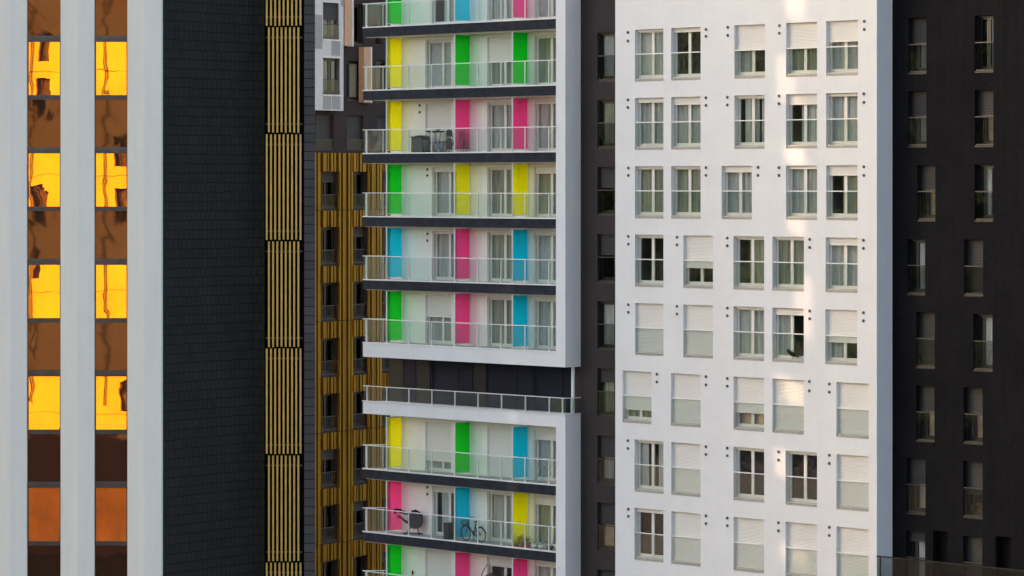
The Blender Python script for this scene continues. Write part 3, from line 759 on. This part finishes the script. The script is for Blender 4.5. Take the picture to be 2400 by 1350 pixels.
s = MB()
rn = random.Random(5)
def leaves(s, n, c, rad, size, rn):
    for _ in range(n):
        v = Vector((rn.gauss(0, 1), rn.gauss(0, 1), rn.gauss(0, .8))); v = v.normalized()*rad*rn.random()**.5; p = Vector(c)+v
        a = Vector((rn.uniform(-1, 1), rn.uniform(-1, 1), rn.uniform(-.6, 1))).normalized()*size; b = a.cross(Vector((rn.random(), rn.random(), 1))).normalized()*size*.35
        s.quad(p-a*.5, p+b*.6, p+a*.6, p-b*.6)
leaves(s, 90, (0, 0, .66), .16, .09, rn); s.build('leaves', M['leaf'], t)
s = MB(); leaves(s, 25, (.02, -.05, .76), .07, .05, rn); s.build('flower', M['leafy'], t)
# bicycles
def bicycle(px, r, z, lab, sc_=1.0, lean=.0, rz=0):
    t = thing('bicycle', px, r, z, lab, 'bicycle', None, rz); t.rotation_euler[0] = lean
    a, b = (-.52, 0, .33), (.52, 0, .33); wr = .32
    for c in (a, b):
        s = MB(); s.torus(c, wr, .024, n=32); wh = s.build('wheel', M['black'], t)
        s = MB()
        for k in range(14):
            an = 2*math.pi*k/14; s.tube([c, (c[0]+wr*math.cos(an), 0, c[2]+wr*math.sin(an))], .0035, 3, caps=False)
        s.ball(c, .03, .03, .03, 8, 5); s.build('spokes', M['steel'], wh)
        s = MB(); s.torus(c, wr+.035, .018, n=18, a0=.15 if c is b else .5, a1=2.6 if c is b else 2.9); s.build('mudguard', M['black'], t)
    s = MB(); bb_ = (.05, 0, .28)
    s.tube([(-.33, 0, .80), (-.28, 0, .68), bb_], .030, 8); s.tube([(-.30, 0, .74), (-.1, 0, .45), (.1, 0, .42)], .028, 8)
    s.tube([bb_, (.22, 0, .82)], .028, 8); s.tube([bb_, (.52, 0, .33)], .02, 6); s.tube([(.52, 0, .33), (.18, 0, .66)], .018, 6)
    s.tube([(-.33, 0, .78), (-.36, 0, .70), (-.52, 0, .33)], .022, 6); s.build('bicycle_frame', M['black'], t)
    s = MB(); s.tube([(-.33, 0, .78), (-.28, 0, 1.02)], .013, 6); s.tube([(-.18, -.28, 1.04), (-.28, -.2, 1.04), (-.30, 0, 1.02), (-.28, .2, 1.04), (-.18, .28, 1.04)], .012, 6); s.build('handlebar', M['black'], t)
    s = MB(); s.ball((.24, 0, .90), .14, .08, .035); s.tube([(.22, 0, .82), (.24, 0, .9)], .014, 6); s.build('saddle', M['black'], t)
    s = MB(); s.torus(bb_, .085, .010, n=16); s.tube([(.05, -.06, .28), (.12, -.06, .13)], .012, 6); s.box(.07, .17, -.15, -.05, .11, .13); s.tube([(.05, .06, .28), (-.02, .06, .43)], .012, 6); s.box(-.07, .03, .05, .15, .42, .44); s.build('pedals', M['black'], t)
    s = MB(); s.box(.36, .74, -.06, .06, .70, .715); s.tube([(.70, 0, .70), (.54, 0, .34)], .008, 5); s.build('rack', M['steel'], t)
    return t
bicycle(1110, .45, z8, 'black bicycle parked before the blue balcony screen', lean=R(4))
# basket on the bicycle's front is its own part
o = bpy.data.objects[-1]
bk = [x for x in bpy.data.objects if x.name.startswith('bicycle') and x.type == 'EMPTY'][0]
s = MB(); s.box(-.66, -.40, -.15, .15, .72, .74)
for k in range(9):
    x = -.66+.26*k/8
    for y in (-.15, .15): s.tube([(x, y, .73), (x, y, .93)], .005, 4, caps=False)
for zz in (.80, .87, .93): s.tube([(-.67, -.16, zz), (-.39, -.16, zz), (-.39, .16, zz), (-.67, .16, zz), (-.67, -.16, zz)], .006, 4)
s.build('basket', M['black'], bk)
# exercise bike with round dark housing
t = thing('exercise_bike', 957, .52, z8, 'dark exercise bike with a round shrouded wheel before the pink screen', 'exercise bike', None, R(30))
s = MB(); n = 28; c = (.34, .66)
P = lambda an, y, q=1: (c[0]+.33*q*math.cos(an), y, c[1]+.40*q*math.sin(an))
for k in range(n):
    a = 2*math.pi*k/n; b2 = 2*math.pi*(k+1)/n
    s.quad(P(a, -.13), P(b2, -.13), P(b2, .13), P(a, .13), smooth=True)
    s.quad(P(a, -.13), P(a, -.17, .85), P(b2, -.17, .85), P(b2, -.13), smooth=True); s.quad(P(a, -.17, .85), (c[0], -.18, c[1]), P(b2, -.17, .85))
s.build('wheel_housing', M['blackcloth'], t)
s = MB(); s.tube([(c[0]-.14, -.1, 1.06), (c[0]+.06, -.1, 1.10), (c[0]+.26, -.1, 1.0), (c[0]+.37, -.1, .85), (c[0]+.39, -.1, .6)], .04, 8); s.build('housing_rim', M['black'], t)
s = MB(); s.tube([(.2, 0, .40), (-.15, -.02, .60), (-.42, -.04, .80)], [.045, .06, .04], 8); s.tube([(-.45, 0, 1.0), (-.1, 0, .92), (.2, 0, .9)], .035, 8); s.tube([(.2, 0, .5), (-.05, 0, .08)], .03, 8); s.build('main_tube', M['black'], t)
s = MB(); s.tube([(-.74, -.03, 1.06), (-.62, 0, 1.11), (-.45, 0, 1.10), (-.25, 0, 1.03), (-.1, 0, 1.02)], [.03, .05, .06, .045, .02], 8); s.ball((-.62, -.02, .98), .09, .06, .08); s.build('handlebar', M['black'], t)
s = MB(); s.tube([(-.15, -.22, .03), (-.15, .22, .03)], .03, 8); s.tube([(.6, -.22, .03), (.6, .22, .03)], .03, 8); s.tube([(-.15, 0, .05), (.6, 0, .05)], .03, 8); s.tube([(.5, 0, .05), (.45, 0, .3)], .03, 8); s.build('base', M['black'], t)
s = MB(); s.ball((-.42, -.04, .80), .13, .10, .045, rot=Matrix.Rotation(R(35), 3, 'Y')); s.tube([(-.42, -.04, .8), (-.48, -.04, .68)], .02, 6); s.build('seat', M['black'], t)
t = thing('speaker_cabinet', 1054, .45, z8, 'tall black cabinet left of the blue screen', 'cabinet')
s = MB(); s.box(-.2, .2, -.2, .2, 0, .72); s.build('cabinet_body', M['black'], t)
s = MB(); s.box(-.17, .17, -.215, -.202, .04, .68); s.build('front_panel', M['blackcloth'], t)
# flowers
def pot(px, r, z, lab, cat, h, rad, lm, n, grp=None, fl=None):
    t = thing('flower_pot', px, r, z, lab, cat, grp)
    s = MB(); s.tube([(0, 0, 0), (0, 0, h)], [rad*.75, rad], 14); s.tube([(0, 0, h-.03), (0, 0, h)], rad*1.1, 14); s.build('pot', M['terra'], t)
    s = MB(); leaves(s, n, (0, 0, h+rad*.9), rad*1.5, .09, random.Random(int(px))); s.build('leaves', M[lm], t)
    if fl: s = MB(); leaves(s, 50, (0, -.05, h+rad*1.9), rad*1.1, .06, random.Random(int(px)+1)); s.build('flowers', M[fl], t)
G_ = 'flower pots on the balcony with the bicycle'
pot(1211, .35, z8, 'pot of yellow leaves at the foot of the yellow screen', 'plant', .16, .13, 'leafy', 90, G_)
pot(1224, .30, z8, 'pot with orange flowers in front of the yellow screen', 'plant', .22, .14, 'leaf', 130, G_, 'orange')
pot(1237, .4, z8, 'leafy green pot right of the orange flowers', 'plant', .2, .13, 'leaf', 110, G_)
for i, (px, lb, mt) in enumerate(((1252, 'small white pot left of the last door on the bicycle balcony', 'whitepl'), (1268, 'small white jar between two pots on the bicycle balcony', 'whitepl'), (1279, 'small grey stone pot near the right end of the bicycle balcony', 'conc'), (1293, 'small dark pot at the far right of the bicycle balcony', 'black'))):
    t = thing('small_pot', px, .35, z8, lb, 'pot', 'small pots on the bicycle balcony')
    s = MB(); s.tube([(0, 0, 0), (0, 0, .12), (0, 0, .17)], [.08, .13, .11], 12); s.build('pot', M[mt], t)
    s = MB(); leaves(s, 30, (0, 0, .24), .12, .07, random.Random(i+50)); s.build('leaves', M['leaf'], t)
# hanging chair at the bottom
t = thing('hanging_chair', 1148, .45, z9, 'brown rattan hanging egg chair on a curved stand at the bottom edge', 'chair')
s = MB(); s.tube([(-.62, 0, .1), (-.68, 0, .9), (-.52, 0, 1.55), (-.15, 0, 1.95), (.02, 0, 1.93)], .028, 8); s.tube([(-.62, -.3, .05), (.3, -.3, .05)], .03, 8); s.build('stand', M['steel'], t)
s = MB(); s.tube([(.02, 0, 1.93), (.02, 0, 1.6)], .012, 6); s.tube([(.02, 0, 1.6), (-.3, 0, 1.3)], .012, 6); s.tube([(.02, 0, 1.6), (.5, 0, 1.2)], .012, 6); s.build('rope', M['cardboard'], t)
s = MB(); s.ball((.05, .05, .98), .48, .36, .60, 20, 12); s.build('shell', M['rattan'], t)
t = thing('dust_brush', 966, RB-.06, z9+.80, 'small brush hanging on the white wall of the lowest balcony', 'brush')
s = MB(); s.tube([(0, 0, 0), (0, 0, .22)], .012, 6); s.build('handle', M['steel'], t)
s = MB(); s.ball((.02, 0, .30), .05, .03, .10); s.build('bristles', M['blackcloth'], t)
t = thing('hanging_ornament', 1216, RB-.10, z9+.95, 'black ball-shaped ornament hanging before the pink screen', 'ornament')
s = MB(); leaves(s, 120, (0, 0, 0), .13, .08, random.Random(9)); s.tube([(0, 0, .1), (0, 0, .55)], .005, 4); s.build('ornament_body', M['black'], t)
# folded drying rack on balcony below the void
t = thing('drying_rack', 1278, .5, z7, 'thin wire drying rack standing before the last door below the void storey', 'rack')
s = MB()
for y in (-.2, .2): s.tube([(-.55, y, 0), (.5, y, 1.05)], .012, 6); s.tube([(.55, y, 0), (-.5, y, 1.05)], .012, 6)
s.build('legs', M['steel'], t)
s = MB()
for k in range(8): s.tube([(-.5, -.2+.4*k/7, 1.05), (.5, -.2+.4*k/7, 1.05)], .006, 4)
s.build('wires', M['steel'], t)

# pigeon on the sill of the white tower
zt = Z1-PIT*4-HW+.15; o_ = specs[4*5+3]
u_ = FA.U(1856, .05)
t = empty('pigeon', FA.W(u_, .10, zt-.0), FA.rz); tag(t, 'dark pigeon bending forward on a window sill of the white tower', 'bird')
me = bpy.data.meshes.new('body')
P = [(.02,0,.16),(.12,0,.17),(.20,0,.15),(.26,0,.11),(.30,0,.09),(-.10,0,.22),(-.20,0,.30),(-.30,0,.40)]
E = [(0,1),(1,2),(2,3),(3,4),(0,5),(5,6),(6,7)]
me.from_pydata(P, E, []); pg = bpy.data.objects.new('body', me); col.objects.link(pg); pg.parent = t; me.materials.append(M['feather'])
md = pg.modifiers.new('skin', 'SKIN'); rads = [.10,.095,.06,.045,.03,.085,.055,.02]
for v, r_ in zip(me.skin_vertices[0].data, rads): v.radius = (r_, r_)
me.skin_vertices[0].data[0].use_root = True
md2 = pg.modifiers.new('sub', 'SUBSURF'); md2.levels = 2; md2.render_levels = 2
s = MB(); s.tube([(.31, 0, .09), (.36, 0, .07)], [.012, .003], 6); s.build('beak', M['vent'], t)
for y in (-.035, .035):
    s = MB(); s.tube([(.02, y, .09), (.03, y, .005)], .008, 6); s.tube([(.0, y, .005), (.07, y, .005)], .006, 5); s.build('leg', M['terra'], t)
for y in (-1, 1):
    s = MB(); s.quad((.14, y*.085, .20), (.02, y*.105, .11), (-.30, y*.06, .30), (-.34, y*.03, .38), (-.08, y*.07, .27)); s.build('wing', M['feather'], t)
# things inside the dark wing's windows
o = ops = None
t = empty('cardboard_box', FA.W(FA.U(2296, P1+.52), P1+.52, FA.Z(2296, 1203, P1+.5)), FA.rz); tag(t, 'brown cardboard box inside a window of the charcoal wing', 'box')
s = MB(); s.box(-.2, .2, -.1, .1, 0, .42); s.build('box_body', M['cardboard'], t)
s = MB(); s.quad((-.2, -.1, .421), (.2, -.1, .421), (.2, -.22, .38), (-.2, -.22, .38)); s.build('flap', M['cardboard'], t)
t = empty('white_bag', FA.W(FA.U(2276, P1+.52), P1+.52, FA.Z(2276, 1201, P1+.5)), FA.rz); tag(t, 'white bag beside the cardboard box inside the charcoal wing window', 'bag')
s = MB(); s.tube([(0, 0, 0), (0, 0, .22), (.02, 0, .3)], [.16, .17, .06], 12); s.build('bag_body', M['whitepl'], t)

# ================================================================== NEIGHBOURS AND ADDED LIGHT HELPERS OUTSIDE THE PICTURE
# a hillside with trees, added far left to keep horizon glow out of the panes
hm, nt, p = newmat('hillside_painted_sun'); p.inputs['Roughness'].default_value = 1
n1 = nt.nodes.new('ShaderNodeTexNoise'); n1.inputs['Scale'].default_value = .09; n1.inputs['Detail'].default_value = 7; n1.inputs['Distortion'].default_value = 1.2; nt.links.new(coords(nt), n1.inputs['Vector'])
rp = nt.nodes.new('ShaderNodeValToRGB'); nt.links.new(n1.outputs['Fac'], rp.inputs[0]); nt.links.new(rp.outputs[0], p.inputs['Base Color'])
rp.color_ramp.elements[0].position = .44; rp.color_ramp.elements[0].color = (.035, .035, .015, 1)
rp.color_ramp.elements[1].position = .62; rp.color_ramp.elements[1].color = (.85, .66, .26, 1)  # golden sunlight painted into the tree cover
e = rp.color_ramp.elements.new(.52); e.color = (.30, .23, .07, 1)
mb = MB(); rn = random.Random(11); prev = None; hs = []
for k in range(15):
    y = 100+k*10; hs.append((y, 55*math.sin(math.pi*(k+.7)/15.4)**.22+1.5*math.sin(k*.6)+2*math.sin(k*1.7)+rn.uniform(-1, 1)))
for (y0, h0), (y1, h1) in zip(hs, hs[1:]):
    for j in range(6):
        a, b = j/6, (j+1)/6
        mb.quad((-240-70*a, y0, h0*a), (-240-70*b, y0, h0*b), (-240-70*b, y1, h1*b), (-240-70*a, y1, h1*a), smooth=True)
    mb.quad((-310, y0, h0), (-420, y0, 0), (-420, y1, 0), (-310, y1, h1), smooth=True)
tag(mb.build('screening_hillside', hm), kind='structure')
# pale block behind the camera: sunlit, it is what the office glass mirrors
FR = Frame(1200, 1, 1, 0)
rz = math.atan2(-1, -1); 
nb = empty('pale_offscreen_block', (-32, -42, 0), R(180+18)); tag(nb, 'pale apartment block standing behind the viewpoint', 'building')
ops = []
ops += [(-.55, .45, 33.4, 35.6), (-.45, .55, 29.6, 32.3), (-.2, .9, 22.3, 24.9), (-6.3, -5.25, 26.2, 28.4), (-6.2, -5.3, 22.4, 24.7), (-6.4, -5.75, 9.6, 11.6), (.3, .8, 18.6, 20.6)]
for zc in (34.5, 30.7, 26.9, 23.1, 19.3, 15.5, 11.7):
    for uc in (-14.4, -10.8, 5.2, 8.8, 12.4): ops.append((uc-.65, uc+.65, zc-1.1, zc+1.1))
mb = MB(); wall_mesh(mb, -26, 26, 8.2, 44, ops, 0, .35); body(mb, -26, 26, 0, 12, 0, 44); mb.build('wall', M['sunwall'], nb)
mb = MB(); mb.box(-26, 26, 0, .3, 0, 8.2); mb.build('shade_base', M['shadebase'], nb)  # lower storeys coloured dark in place of shade
mb = MB()
for z in (9.4, 17.7, 25.6, 32.75): mb.box(-26, 26, -.02, .001, z-.02, z+.02)
for u in (-12.6, -4.55, .95, 6.9, 12.6): mb.tube([(u, -.10, 10), (u, -.10, 44)], .05, 8)
mb.build('joints_and_pipes', M['gpanel2'], nb)
for o in ops:
    s = MB(); s.quad((o[0], .3, o[2]), (o[1], .3, o[2]), (o[1], .3, o[3]), (o[0], .3, o[3])); s.box(o[0]+.6, o[0]+.68, .25, .29, o[2], o[3]); s.box(o[0], o[1], .25, .29, o[2]+.8, o[2]+.86); s.build('window', M['room'], nb)
# second pale block, added behind the camera on the right to bounce sunlight
bounce_block = empty('pale_offscreen_block', (48, -62, 0), R(172)); tag(bounce_block, 'added unseen pale block behind the viewpoint on its right, bouncing sunlight', 'building')
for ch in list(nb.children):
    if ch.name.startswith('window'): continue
    c_ = ch.copy(); col.objects.link(c_); c_.parent = bounce_block
# unseen wall added west of the complex: shades it, slots shape the sun streaks
QB = 108.0
pv = Vector((-SY, SX)) if False else Vector((0.4298, 0.9029))
sv = Vector((SX, SY)); te = math.tan(SUN_EL)
def slot(px, y0, y1, wid, r=0):
    """opening that lets the sun reach this stretch of the facade"""
    u = FA.U(px, r); w0 = FA.W(u, r, 0); q = sv.dot(Vector((w0.x, w0.y))); p = pv.dot(Vector((w0.x, w0.y)))
    rise = (QB-q)*te
    za, zb_ = FA.Z(px, y1, r)+rise, FA.Z(px, y0, r)+rise
    return (p-wid/2, p+wid/2, za, zb_)
slots = [slot(1863, -60, 45, 0.165), slot(1842, 135, 238, 0.134), slot(1862, 338, 385, 0.233), slot(1866, 505, 548, 0.165), slot(1882, 645, 790, 0.134),
         slot(1842, 885, 940, 0.208), slot(1836, 1055, 1120, 0.159), slot(1850, 1275, 1320, 0.134),
         slot(1190, -40, 60, 0.037), slot(1186, 120, 200, 0.037), slot(1190, 270, 370, 0.037), slot(1186, 400, 480, 0.037), slot(1190, 640, 780, 0.031), slot(1196, 830, 880, 0.021), slot(1200, 950, 990, 0.031), slot(1200, 1040, 1300, 0.037)]
# split into vertical strips that do not overlap within one strip column
st = empty('sun_blocker', (QB*sv.x, QB*sv.y, 0), math.atan2(pv.y, pv.x)); tag(st, 'added unseen pale wall with slots that shape the sunlight, left of the complex', 'building')
mb = MB(); wall_mesh(mb, 139, 160.5, 0, 51, slots, 0, .05); mb.build('wall', M['blocker'], st)
